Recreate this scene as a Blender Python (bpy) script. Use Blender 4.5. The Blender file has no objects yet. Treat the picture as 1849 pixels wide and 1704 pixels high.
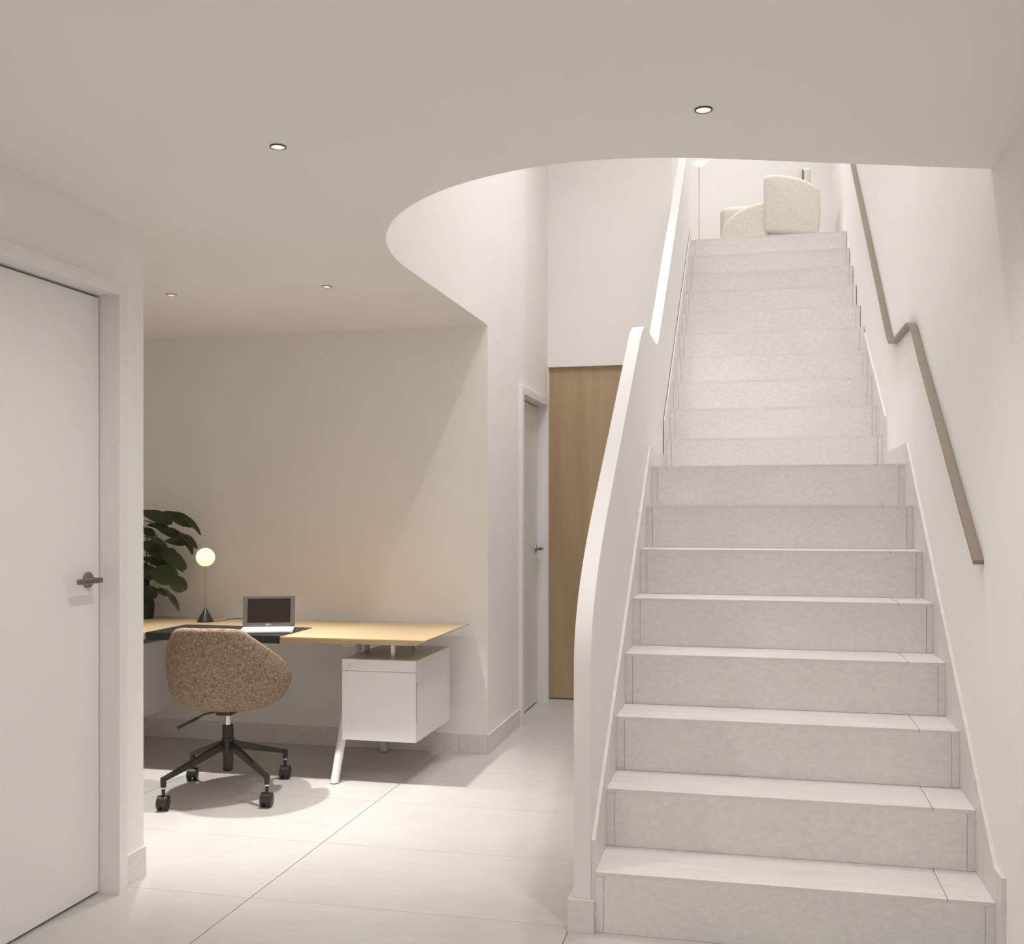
import bpy, bmesh, math, random
from mathutils import Vector, Matrix

# ------------------------------------------------------------------ camera, world, exposure, lights
SC = bpy.context.scene
COL = SC.collection
F, HORIZON, YAW, CX, EYE = 1893.697, 925.883, 0.2276, 924.5, 1.292     # pixels of the 1849x1704 frame, metres
cam_data = bpy.data.cameras.new('camera')
cam = bpy.data.objects.new('camera', cam_data)
COL.objects.link(cam)
cam.location = (0, 0, EYE)
cam.rotation_euler = (math.pi / 2, 0, YAW)
cam_data.sensor_fit = 'HORIZONTAL'
cam_data.sensor_width = 36.0
cam_data.lens = 36.0 * F / 1849.0
cam_data.shift_y = (HORIZON - 852.0) / 1849.0
cam_data.clip_start = 0.05
SC.camera = cam
SC.view_settings.view_transform = 'Standard'
SC.view_settings.look = 'None'
SC.view_settings.gamma = 1.0
SC.view_settings.use_curve_mapping = False
SC.view_settings.exposure = 0.19
SC.cycles.adaptive_threshold = 0.04
SC.cycles.max_bounces = 8
SC.cycles.diffuse_bounces = 7
SC.cycles.glossy_bounces = 3
SC.cycles.transmission_bounces = 4
SC.cycles.sample_clamp_indirect = 6.0
SC.cycles.caustics_reflective = False
SC.cycles.caustics_refractive = False

world = bpy.data.worlds.new('world')
SC.world = world
world.use_nodes = True
world.node_tree.nodes['Background'].inputs[0].default_value = (1.0, 0.95, 0.9, 1)
world.node_tree.nodes['Background'].inputs[1].default_value = 0.05

WARM = (1.0, 0.952, 0.905)
SOFT = (1.0, 0.972, 0.95)
CEIL = 2.30          # lower ceiling
TOPF = 3.416         # upper floor level
TOPC = 5.90          # upper ceiling
# downlights and added fill spots: (x, y, z, watts, spot degrees, blend, colour); only the lower ones in view get fixtures below
LOWER_LIGHTS = [(-1.278, 2.665, CEIL, 27.5), (-0.125, 2.660, CEIL, 28.5), (-2.626, 4.366, CEIL, 162), (-1.857, 4.362, CEIL, 122),
                (-1.278, 0.70, CEIL, 27.5), (-0.125, 0.70, CEIL, 28.5), (-1.278, -1.26, CEIL, 28.5), (-0.125, -1.26, CEIL, 28.5)]  # unseen lamps behind the camera, added to raise the bounce light
UPPER_LIGHTS = [(-0.50, 4.50, TOPC, 78), (0.02, 4.50, TOPC, 72), (-0.95, 5.75, TOPC, 170), (0.16, 4.05, TOPC, 165),  # first pair placed from cast shadows; corridor and stair spots are added fill
                (0.10, 7.70, TOPC, 100), (-0.70, 8.90, TOPC, 60), (0.10, 8.90, TOPC, 60)]  # unseen spots added to brighten the upper room


def spot(name, loc, watts, deg, blend, colour, size=0.03):
    d = bpy.data.lights.new(name, 'SPOT')
    d.energy = watts
    d.color = colour
    d.spot_size = math.radians(deg)
    d.spot_blend = blend
    d.shadow_soft_size = size
    o = bpy.data.objects.new(name, d)
    o.location = loc
    COL.objects.link(o)
    return o


for (x, y, z, w) in LOWER_LIGHTS:
    spot('downlight_or_fill', (x, y, z - 0.012), w, 76 if y > 4 else 155, 0.7 if y > 4 else 1.0, WARM)
for (x, y, z, w) in UPPER_LIGHTS:
    lamp = spot('downlight_or_fill', (x, y, z - 0.012), w, 115, 0.8, SOFT, 0.04)
    if x < -0.9 and y < 6:           # added narrow beam that brightens the corridor
        lamp.data.spot_size = math.radians(52)
    if 4 < y < 4.2:                  # added spot, tilted to brighten the stairs
        lamp.rotation_euler = (math.radians(24), 0, 0)
        lamp.data.spot_size = math.radians(84)


# ------------------------------------------------------------------ helpers
def P(u, v, z):
    """pixel of the photograph -> point at height z"""
    a, b = (u - CX) / F, (HORIZON - v) / F
    c, s = math.cos(YAW), math.sin(YAW)
    r = Vector((c * a - s, s * a + c, b))
    return Vector((0, 0, EYE)) + r * ((z - EYE) / r.z)


def PY(u, v, y):
    a, b = (u - CX) / F, (HORIZON - v) / F
    c, s = math.cos(YAW), math.sin(YAW)
    r = Vector((c * a - s, s * a + c, b))
    return Vector((0, 0, EYE)) + r * (y / r.y)


def obj(name, bm, mat, parent=None, smooth=False, loc=None):
    me = bpy.data.meshes.new(name)
    bmesh.ops.recalc_face_normals(bm, faces=bm.faces)
    bm.to_mesh(me)
    bm.free()
    me.materials.append(mat)
    if smooth:
        for p in me.polygons:
            p.use_smooth = True
    o = bpy.data.objects.new(name, me)
    COL.objects.link(o)
    if parent is not None:
        o.parent = parent
    if loc is not None:
        o.location = loc
    return o


def share(name, src, parent, loc=(0, 0, 0), rot=(0, 0, 0), scale=(1, 1, 1)):
    o = bpy.data.objects.new(name, src.data)
    COL.objects.link(o)
    o.parent = parent
    o.location = loc
    o.rotation_euler = rot
    o.scale = scale
    return o


def autosmooth(o, deg=40):
    me = o.data
    for p in me.polygons:
        p.use_smooth = True
    me.set_sharp_from_angle(angle=math.radians(deg))
    return o


def empty(name, loc, rotz=0.0):
    o = bpy.data.objects.new(name, None)
    o.location = loc
    o.rotation_euler = (0, 0, rotz)
    o.empty_display_size = 0.1
    COL.objects.link(o)
    return o


def tag(o, label, cat, group=None):
    o['label'] = label
    o['category'] = cat
    if group:
        o['group'] = group
    return o


def struct(o, label=None, cat=None):
    o['kind'] = 'structure'
    if label:
        o['label'] = label
    if cat:
        o['category'] = cat
    return o


def b_box(bm, x0, x1, y0, y1, z0, z1, bevel=0.0, seg=1):
    r = bmesh.ops.create_cube(bm, size=1.0)
    vs = r['verts']
    for v in vs:
        v.co = Vector(((x0 + x1) / 2 + v.co.x * (x1 - x0), (y0 + y1) / 2 + v.co.y * (y1 - y0), (z0 + z1) / 2 + v.co.z * (z1 - z0)))
    if bevel > 0:
        es = list({e for v in vs for e in v.link_edges})
        bmesh.ops.bevel(bm, geom=es, offset=bevel, segments=seg, affect='EDGES', profile=0.5)
    return bm


def box(name, x0, x1, y0, y1, z0, z1, mat, parent=None, bevel=0.0, seg=1):
    bm = bmesh.new()
    b_box(bm, x0, x1, y0, y1, z0, z1, bevel, seg)
    return obj(name, bm, mat, parent)


def b_prism_x(bm, pts, x0, x1):
    """polygon in (y, z) extruded along x"""
    a = [bm.verts.new((x0, y, z)) for y, z in pts]
    b = [bm.verts.new((x1, y, z)) for y, z in pts]
    bm.faces.new(a)
    bm.faces.new(list(reversed(b)))
    n = len(pts)
    for i in range(n):
        bm.faces.new((a[i], b[i], b[(i + 1) % n], a[(i + 1) % n]))
    return bm


def b_prism_z(bm, pts, z0, z1):
    a = [bm.verts.new((x, y, z0)) for x, y in pts]
    b = [bm.verts.new((x, y, z1)) for x, y in pts]
    bm.faces.new(a)
    bm.faces.new(list(reversed(b)))
    n = len(pts)
    for i in range(n):
        bm.faces.new((a[i], b[i], b[(i + 1) % n], a[(i + 1) % n]))
    return bm


def b_tube(bm, path, rad, n=10, cap=True):
    path = [Vector(p) for p in path]
    rads = rad if isinstance(rad, (list, tuple)) else [rad] * len(path)
    rings = []
    up = None
    for i, p in enumerate(path):
        t = (path[min(i + 1, len(path) - 1)] - path[max(i - 1, 0)]).normalized()
        if up is None:
            up = Vector((0, 0, 1)) if abs(t.z) < 0.9 else Vector((1, 0, 0))
        sx = t.cross(up).normalized()
        up = sx.cross(t).normalized()
        rings.append([bm.verts.new(p + (sx * math.cos(2 * math.pi * k / n) + up * math.sin(2 * math.pi * k / n)) * rads[i]) for k in range(n)])
    for a, b in zip(rings, rings[1:]):
        for k in range(n):
            bm.faces.new((a[k], a[(k + 1) % n], b[(k + 1) % n], b[k]))
    if cap:
        bm.faces.new(rings[0])
        bm.faces.new(list(reversed(rings[-1])))
    return bm


def b_lathe(bm, prof, n=32, centre=(0, 0)):
    """profile of (radius, z)"""
    rings = []
    for r, z in prof:
        if r < 1e-6:
            rings.append([bm.verts.new((centre[0], centre[1], z))])
        else:
            rings.append([bm.verts.new((centre[0] + r * math.cos(2 * math.pi * k / n), centre[1] + r * math.sin(2 * math.pi * k / n), z)) for k in range(n)])
    for a, b in zip(rings, rings[1:]):
        for k in range(n):
            k2 = (k + 1) % n
            if len(a) == 1 and len(b) == 1:
                continue
            if len(a) == 1:
                bm.faces.new((a[0], b[k2], b[k]))
            elif len(b) == 1:
                bm.faces.new((a[k], a[k2], b[0]))
            else:
                bm.faces.new((a[k], a[k2], b[k2], b[k]))
    return bm


def new():
    return bmesh.new()


# ------------------------------------------------------------------ materials
def mat(name, colour, rough=0.6, metal=0.0, spec=0.5, emit=None, strength=0.0):
    m = bpy.data.materials.new(name)
    m.use_nodes = True
    b = m.node_tree.nodes['Principled BSDF']
    b.inputs['Base Color'].default_value = (*colour, 1)
    b.inputs['Roughness'].default_value = rough
    b.inputs['Metallic'].default_value = metal
    b.inputs['Specular IOR Level'].default_value = spec
    if emit:
        b.inputs['Emission Color'].default_value = (*emit, 1)
        b.inputs['Emission Strength'].default_value = strength
    return m


def noisy(name, c1, c2, scale, rough=0.6, detail=6, stretch=(1, 1, 1), bump=0.0, bump_scale=None, spec=0.3, lo=0.35, hi=0.65, coord='Object', extra=None):
    """two colours mixed by stretched noise, with optional fine relief"""
    m = mat(name, c1, rough, spec=spec)
    nt = m.node_tree
    b = nt.nodes['Principled BSDF']
    tc = nt.nodes.new('ShaderNodeTexCoord')
    mp = nt.nodes.new('ShaderNodeMapping')
    mp.inputs['Scale'].default_value = stretch
    nt.links.new(tc.outputs[coord], mp.inputs['Vector'])
    n = nt.nodes.new('ShaderNodeTexNoise')
    n.inputs['Scale'].default_value = scale
    n.inputs['Detail'].default_value = detail
    nt.links.new(mp.outputs[0], n.inputs['Vector'])
    mr = nt.nodes.new('ShaderNodeMapRange')
    mr.inputs[1].default_value = lo
    mr.inputs[2].default_value = hi
    nt.links.new(n.outputs['Fac'], mr.inputs[0])
    mx = nt.nodes.new('ShaderNodeMix')
    mx.data_type = 'RGBA'
    mx.inputs[6].default_value = (*c1, 1)
    mx.inputs[7].default_value = (*c2, 1)
    nt.links.new(mr.outputs[0], mx.inputs[0])
    nt.links.new(mx.outputs[2], b.inputs['Base Color'])
    if bump > 0:
        bp = nt.nodes.new('ShaderNodeBump')
        bp.inputs['Strength'].default_value = bump
        bp.inputs['Distance'].default_value = 0.002
        if bump_scale:
            n2 = nt.nodes.new('ShaderNodeTexNoise')
            n2.inputs['Scale'].default_value = bump_scale
            n2.inputs['Detail'].default_value = 4
            nt.links.new(mp.outputs[0], n2.inputs['Vector'])
            nt.links.new(n2.outputs['Fac'], bp.inputs['Height'])
        else:
            nt.links.new(n.outputs['Fac'], bp.inputs['Height'])
        nt.links.new(bp.outputs[0], b.inputs['Normal'])
    return m


def stone(name, base, stretch, grain=9, amp=0.06, vein=(0.86, 0.85, 0.82)):
    """pale limestone: cloudy tone, fine streaks along one axis and short pale flecks"""
    m = mat(name, base, 0.42, spec=0.35)
    nt = m.node_tree
    b = nt.nodes['Principled BSDF']
    tc = nt.nodes.new('ShaderNodeTexCoord')
    oi = nt.nodes.new('ShaderNodeObjectInfo')
    ad = nt.nodes.new('ShaderNodeVectorMath')
    ad.operation = 'ADD'
    sc = nt.nodes.new('ShaderNodeVectorMath')
    sc.operation = 'SCALE'
    sc.inputs[0].default_value = (13.7, 7.3, 3.1)
    nt.links.new(oi.outputs['Random'], sc.inputs['Scale'])
    nt.links.new(tc.outputs['Object'], ad.inputs[0])
    nt.links.new(sc.outputs[0], ad.inputs[1])
    mp = nt.nodes.new('ShaderNodeMapping')
    mp.inputs['Scale'].default_value = stretch
    nt.links.new(ad.outputs[0], mp.inputs['Vector'])

    def noise(scale, detail, vec):
        n = nt.nodes.new('ShaderNodeTexNoise')
        n.inputs['Scale'].default_value = scale
        n.inputs['Detail'].default_value = detail
        n.inputs['Roughness'].default_value = 0.6
        nt.links.new(vec, n.inputs['Vector'])
        return n.outputs['Fac']

    def rng(sock, a, b_, c, d):
        r = nt.nodes.new('ShaderNodeMapRange')
        for i, v in enumerate((a, b_, c, d)):
            r.inputs[i + 1].default_value = v
        nt.links.new(sock, r.inputs[0])
        return r.outputs[0]

    cloud = rng(noise(2.2, 3, ad.outputs[0]), 0.3, 0.7, 0.955, 1.03)
    streak = rng(noise(grain, 5, mp.outputs[0]), 0.3, 0.7, 1 - amp, 1 + amp * 0.8)
    mul = nt.nodes.new('ShaderNodeMath')
    mul.operation = 'MULTIPLY'
    nt.links.new(cloud, mul.inputs[0])
    nt.links.new(streak, mul.inputs[1])
    vm = nt.nodes.new('ShaderNodeVectorMath')
    vm.operation = 'SCALE'
    vm.inputs[0].default_value = base
    nt.links.new(mul.outputs[0], vm.inputs['Scale'])
    fl = rng(noise(30, 2, mp.outputs[0]), 0.70, 0.78, 0.0, 0.45)
    mx = nt.nodes.new('ShaderNodeMix')
    mx.data_type = 'RGBA'
    nt.links.new(fl, mx.inputs[0])
    nt.links.new(vm.outputs[0], mx.inputs[6])
    mx.inputs[7].default_value = (*vein, 1)
    nt.links.new(mx.outputs[2], b.inputs['Base Color'])
    return m


def wood(name, c1, c2, axis, scale, rough=0.45, ring=5.0):
    m = mat(name, c1, rough, spec=0.4)
    nt = m.node_tree
    b = nt.nodes['Principled BSDF']
    tc = nt.nodes.new('ShaderNodeTexCoord')
    mp = nt.nodes.new('ShaderNodeMapping')
    st = [ring, ring, ring]
    st[axis] = ring * 0.07
    mp.inputs['Scale'].default_value = st
    nt.links.new(tc.outputs['Object'], mp.inputs['Vector'])
    n = nt.nodes.new('ShaderNodeTexNoise')
    n.inputs['Scale'].default_value = scale
    n.inputs['Detail'].default_value = 8
    n.inputs['Distortion'].default_value = 1.2
    nt.links.new(mp.outputs[0], n.inputs['Vector'])
    n2 = nt.nodes.new('ShaderNodeTexNoise')
    n2.inputs['Scale'].default_value = scale * 9
    n2.inputs['Detail'].default_value = 4
    nt.links.new(mp.outputs[0], n2.inputs['Vector'])
    av = nt.nodes.new('ShaderNodeMath')
    av.operation = 'MULTIPLY_ADD'
    av.inputs[1].default_value = 0.35
    nt.links.new(n2.outputs['Fac'], av.inputs[0])
    nt.links.new(n.outputs['Fac'], av.inputs[2])
    mr = nt.nodes.new('ShaderNodeMapRange')
    mr.inputs[1].default_value = 0.45
    mr.inputs[2].default_value = 0.95
    nt.links.new(av.outputs[0], mr.inputs[0])
    mx = nt.nodes.new('ShaderNodeMix')
    mx.data_type = 'RGBA'
    mx.inputs[6].default_value = (*c1, 1)
    mx.inputs[7].default_value = (*c2, 1)
    nt.links.new(mr.outputs[0], mx.inputs[0])
    nt.links.new(mx.outputs[2], b.inputs['Base Color'])
    return m


def fabric(name, dark, mid, light, scale=420.0):
    """woven tweed: crossed threads with uneven yarn colour"""
    m = mat(name, mid, 0.95, spec=0.1)
    nt = m.node_tree
    b = nt.nodes['Principled BSDF']
    tc = nt.nodes.new('ShaderNodeTexCoord')
    outs = []
    for st in ((1, 1, 0.11), (0.13, 0.13, 1)):
        mp = nt.nodes.new('ShaderNodeMapping')
        mp.inputs['Scale'].default_value = st
        nt.links.new(tc.outputs['Object'], mp.inputs['Vector'])
        n = nt.nodes.new('ShaderNodeTexNoise')
        n.inputs['Scale'].default_value = scale
        n.inputs['Detail'].default_value = 2
        nt.links.new(mp.outputs[0], n.inputs['Vector'])
        outs.append(n.outputs['Fac'])
    av = nt.nodes.new('ShaderNodeMath')
    av.operation = 'ADD'
    nt.links.new(outs[0], av.inputs[0])
    nt.links.new(outs[1], av.inputs[1])
    cr = nt.nodes.new('ShaderNodeValToRGB')
    cr.color_ramp.elements[0].position = 0.0
    cr.color_ramp.elements[0].color = (*dark, 1)
    cr.color_ramp.elements[1].position = 1.0
    cr.color_ramp.elements[1].color = (*light, 1)
    e = cr.color_ramp.elements.new(0.5)
    e.color = (*mid, 1)
    mr = nt.nodes.new('ShaderNodeMapRange')
    mr.inputs[1].default_value = 0.72
    mr.inputs[2].default_value = 1.28
    nt.links.new(av.outputs[0], mr.inputs[0])
    nt.links.new(mr.outputs[0], cr.inputs[0])
    nt.links.new(cr.outputs[0], b.inputs['Base Color'])
    bp = nt.nodes.new('ShaderNodeBump')
    bp.inputs['Strength'].default_value = 0.35
    bp.inputs['Distance'].default_value = 0.001
    nt.links.new(av.outputs[0], bp.inputs['Height'])
    nt.links.new(bp.outputs[0], b.inputs['Normal'])
    return m


def plaster(name, c1, c2, scale):
    """matt paint: a plain diffuse surface with a faint cloudy variation"""
    m = noisy(name, c1, c2, scale, 0.8, detail=0)
    nt = m.node_tree
    src = nt.nodes['Principled BSDF'].inputs['Base Color'].links[0].from_socket
    d = nt.nodes.new('ShaderNodeBsdfDiffuse')
    nt.links.new(src, d.inputs['Color'])
    nt.links.new(d.outputs[0], nt.nodes['Material Output'].inputs['Surface'])
    nt.nodes.remove(nt.nodes['Principled BSDF'])
    return m


M = {}
M['wall'] = plaster('plaster', (0.892, 0.874, 0.857), (0.902, 0.885, 0.869), 3.0)
M['ceiling'] = plaster('ceiling_plaster', (0.905, 0.886, 0.868), (0.913, 0.895, 0.878), 2.0)
M['paint'] = mat('painted_woodwork', (0.84, 0.825, 0.815), 0.45, spec=0.4)
M['balustrade'] = plaster('balustrade_plaster', (0.80, 0.787, 0.775), (0.81, 0.798, 0.787), 3.0)
M['floor'] = stone('floor_stone', (0.555, 0.539, 0.518), (0.45, 3.0, 1), 14, 0.04)
M['grout'] = mat('grout', (0.40, 0.365, 0.33), 0.9)
M['tread'] = stone('tread_stone', (0.725, 0.708, 0.688), (0.35, 2.6, 1))
M['riser'] = stone('riser_stone', (0.755, 0.738, 0.722), (1.0, 1, 1.7), 38)
M['core'] = mat('stair_concrete', (0.42, 0.39, 0.36), 0.9)
M['oakwall'] = wood('oak_panel', (0.50, 0.372, 0.235), (0.41, 0.296, 0.178), 2, 1.4, 0.5, 4.0)
M['oaktop'] = wood('pale_oak', (0.515, 0.398, 0.245), (0.450, 0.332, 0.190), 0, 2.2, 0.4, 6.0)
M['bronze'] = mat('bronze_metal', (0.30, 0.255, 0.215), 0.38, 0.85)
M['nickel'] = mat('dark_nickel', (0.30, 0.265, 0.235), 0.28, 1.0)
M['chrome'] = mat('chrome', (0.78, 0.76, 0.74), 0.18, 1.0)
M['whitemetal'] = mat('white_lacquer', (0.78, 0.76, 0.76), 0.32, spec=0.5)
M['seam'] = mat('shadow_gap', (0.12, 0.11, 0.10), 0.9)
M['blackmetal'] = mat('black_powder_coat', (0.035, 0.031, 0.028), 0.38, 0.3)
M['blackplastic'] = mat('black_plastic', (0.022, 0.020, 0.018), 0.4)
M['leather'] = noisy('black_leather', (0.018, 0.018, 0.017), (0.026, 0.026, 0.024), 60, 0.5, bump=0.2, bump_scale=500)
M['tweed'] = fabric('brown_tweed', (0.125, 0.083, 0.055), (0.265, 0.19, 0.135), (0.46, 0.36, 0.275), 400)
M['boucle'] = fabric('cream_boucle', (0.60, 0.56, 0.51), (0.70, 0.665, 0.62), (0.77, 0.74, 0.70), 420)
M['leaf'] = noisy('fig_leaf', (0.038, 0.049, 0.019), (0.068, 0.080, 0.034), 30, 0.42, spec=0.4)
M['stem'] = mat('fig_stem', (0.045, 0.032, 0.020), 0.8)
M['soil'] = mat('potting_soil', (0.03, 0.022, 0.015), 0.95)
M['pot'] = mat('dark_pot', (0.020, 0.021, 0.018), 0.55)
M['brass'] = mat('brass', (0.60, 0.42, 0.20), 0.3, 1.0)
M['palebrass'] = mat('pale_brass', (0.80, 0.71, 0.57), 0.5, 0.1)
M['globe'] = mat('opal_globe', (0.9, 0.85, 0.72), 0.4, emit=(1.0, 0.84, 0.58), strength=0.72)
M['laptopwhite'] = mat('laptop_white', (0.50, 0.50, 0.505), 0.5)
M['laptopgrey'] = mat('laptop_grey', (0.080, 0.070, 0.062), 0.55, 0.0, spec=0.2)
M['screen'] = mat('laptop_screen', (0.018, 0.013, 0.010), 0.5, spec=0.08)
M['key'] = mat('laptop_key', (0.42, 0.42, 0.42), 0.6)
M['mark'] = mat('laptop_mark', (0.55, 0.53, 0.50), 0.4)
M['bezel'] = mat('downlight_bezel', (0.045, 0.036, 0.030), 0.4, 0.5)
M['lamp'] = mat('downlight_lens', (0.9, 0.88, 0.85), 0.3, emit=(1.0, 0.93, 0.85), strength=0.9)
M['reflector'] = mat('downlight_reflector', (0.80, 0.76, 0.72), 0.35, 0.2, emit=(1.0, 0.93, 0.86), strength=0.45)
M['glass'] = mat('frosted_shade', (0.85, 0.83, 0.78), 0.35, emit=(1.0, 0.96, 0.88), strength=0.3)

# ------------------------------------------------------------------ setting: dimensions
XL, XR = -0.481, 0.663               # clear stair width between the stone skirtings
WR = 0.675                           # right wall
WL = -2.13                           # left wall (with the near door)
XC = -1.397                          # corridor wall and straight side of the ceiling opening
YB = 5.452                           # back wall of the desk alcove
YW = 7.127                           # end wall of the corridor
YE = 3.356                           # end of the left wall
YR = -2.3                            # rear of the room
XA = -4.6                            # far left of the alcove
YT = 9.9                             # far wall of the upper room
BO, BI = -0.546, -0.493              # balustrade outer / inner face

# floor: stone tiles on a dark bed
floor = struct(box('floor', XA, WR, YR, YW + 0.05, -0.12, -0.012, M['grout']))
cols = [XA, -3.83, -2.74, -1.651, -0.5625, 0.527, WR]
rows = []
y = 3.232
while y > YR:
    y -= 0.606
rows.append(YR)
y += 0.606
while y < YW + 0.05:
    rows.append(y)
    y += 0.606
rows.append(YW + 0.05)
g = 0.0011
for i in range(len(cols) - 1):
    for j in range(len(rows) - 1):
        x0, x1, y0, y1 = cols[i], cols[i + 1], rows[j], rows[j + 1]
        gx = 0.0017 if i in (2, 3) else g
        cx_, cy_ = (x0 + x1) / 2, (y0 + y1) / 2
        bm = new()
        b_box(bm, x0 + gx - cx_, x1 - gx - cx_, y0 + g * 0.7 - cy_, y1 - g * 0.7 - cy_, -0.012, 0.0)
        obj('floor_tile', bm, M['floor'], floor, loc=(cx_, cy_, 0))

# ceiling opening edge, traced on the ceiling plane
EDGE = [(WR, 3.312), (0.53, 3.263), (0.371, 3.206), (0.213, 3.152), (0.057, 3.096), (-0.05, 3.058), (-0.112, 3.038), (-0.188, 3.014),
        (-0.288, 2.990), (-0.373, 2.979), (-0.468, 2.975), (-0.567, 2.983), (-0.670, 3.006), (-0.782, 3.047), (-0.883, 3.099), (-0.972, 3.160),
        (-1.043, 3.221), (-1.122, 3.303), (-1.188, 3.389), (-1.249, 3.490), (-1.303, 3.605), (-1.343, 3.722), (-1.369, 3.830), (-1.385, 3.93), (-1.394, 4.03), (XC, 4.14)]


def catmull(pts, k=4):
    out = []
    for i in range(len(pts) - 1):
        p0 = Vector(pts[max(i - 1, 0)])
        p1 = Vector(pts[i])
        p2 = Vector(pts[i + 1])
        p3 = Vector(pts[min(i + 2, len(pts) - 1)])
        for s in range(k):
            t = s / k
            out.append(tuple(0.5 * ((2 * p1) + (-p0 + p2) * t + (2 * p0 - 5 * p1 + 4 * p2 - p3) * t * t + (-p0 + 3 * p1 - 3 * p2 + p3) * t ** 3)))
    out.append(tuple(pts[-1]))
    return out


edge = catmull(EDGE)
bm = new()
b_prism_z(bm, [(XA, YR), (WR, YR)] + edge + [(XC, YB), (XA, YB)], CEIL, CEIL + 0.25)
struct(obj('ceiling', bm, M['ceiling']))
# curved wall that rises from the opening to the upper ceiling
bm = new()
path = edge + [(XC, YB)]
nrm = []
for i, p in enumerate(path):
    a, b = Vector(path[max(i - 1, 0)]), Vector(path[min(i + 1, len(path) - 1)])
    t = (b - a).normalized()
    nrm.append((p[0] - 0.10 * t.y, p[1] + 0.10 * t.x))
inner_a = [bm.verts.new((p[0], p[1], CEIL + 0.25)) for p in path]
inner_b = [bm.verts.new((p[0], p[1], TOPC)) for p in path]
out_a = [bm.verts.new((p[0], p[1], CEIL + 0.25)) for p in nrm]
out_b = [bm.verts.new((p[0], p[1], TOPC)) for p in nrm]
for i in range(len(path) - 1):
    bm.faces.new((inner_a[i], inner_a[i + 1], inner_b[i + 1], inner_b[i]))
    bm.faces.new((out_a[i], out_a[i + 1], out_b[i + 1], out_b[i]))
    bm.faces.new((inner_a[i], inner_a[i + 1], out_a[i + 1], out_a[i]))
    bm.faces.new((inner_b[i], inner_b[i + 1], out_b[i + 1], out_b[i]))
struct(obj('wall_stairwell', bm, M['wall']))

# walls
struct(box('wall_right', WR, WR + 0.2, YR, YT + 0.2, 0, TOPC, M['wall']))
struct(box('wall_rear', XA, WR + 0.2, YR - 0.2, YR, 0, CEIL, M['wall']))
struct(box('wall_alcove_side', XA - 0.2, XA, YE - 0.2, YB + 0.2, 0, CEIL, M['wall']))

# left wall with a door opening (leaf y 2.30..3.159)
DY0, DY1, DZ = 2.30, 3.159, 2.03
bm = new()
b_box(bm, WL - 0.14, WL, YR, DY0 - 0.01, 0, CEIL)
b_box(bm, WL - 0.14, WL, DY1 + 0.02, YE, 0, CEIL)
b_box(bm, WL - 0.14, WL, DY0 - 0.01, DY1 + 0.02, DZ + 0.02, CEIL)
b_box(bm, XA, WL - 0.14, YE - 0.14, YE, 0, CEIL)
struct(obj('wall_left', bm, M['wall']))

# back wall of the alcove and the corridor wall behind it
CY0, CY1, CZ = 6.262, 7.010, 2.02
bm = new()
b_box(bm, XA, XC, YB, YB + 0.12, 0, CEIL + 0.25)
struct(obj('wall_back', bm, M['wall']))
bm = new()
b_box(bm, XC - 0.12, XC, YB + 0.12, CY0 - 0.02, 0, TOPC)
b_box(bm, XC - 0.12, XC, CY1 + 0.02, YW + 0.2, 0, TOPC)
b_box(bm, XC - 0.12, XC, CY0 - 0.02, CY1 + 0.02, CZ + 0.02, TOPC)
b_box(bm, XC - 0.12, XC, YB, YB + 0.12, CEIL + 0.25, TOPC)
struct(obj('wall_corridor', bm, M['wall']))

# end wall of the corridor: plaster above the oak panel
bm = new()
b_box(bm, XC, BO - 0.0005, YW, YW + 0.14, CEIL, TOPC)
b_box(bm, XC, XC + 0.006, YW, YW + 0.14, 0, CEIL)
struct(obj('wall_corridor_end', bm, M['wall']))
oak = tag(box('wood_wall_panel', XC + 0.006, BO, YW + 0.028, YW + 0.06, 0.012, CEIL, M['oakwall']),
          'tall oak veneer panel filling the corridor end below the white wall', 'wall panel')

# upper room
UX = -3.2
bm = new()
b_box(bm, UX, BO, YW + 0.14, YT, TOPF - 0.2, TOPF)
b_box(bm, BO, WR, 8.290, YT, TOPF - 0.2, TOPF)
struct(obj('floor_upper', bm, M['tread']))
struct(box('wall_upper_far', UX, WR, YT, YT + 0.2, TOPF - 0.2, TOPC, M['wall']))
struct(box('wall_upper_side', UX - 0.2, UX, YW, YT + 0.2, TOPF - 0.2, TOPC, M['wall']))
struct(box('wall_upper_near', UX, XC - 0.12, YW, YW + 0.14, TOPF - 0.2, TOPC, M['wall']))
struct(box('ceiling_upper', UX - 0.2, WR + 0.2, 2.7, YT + 0.2, TOPC, TOPC + 0.2, M['ceiling']))


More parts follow.
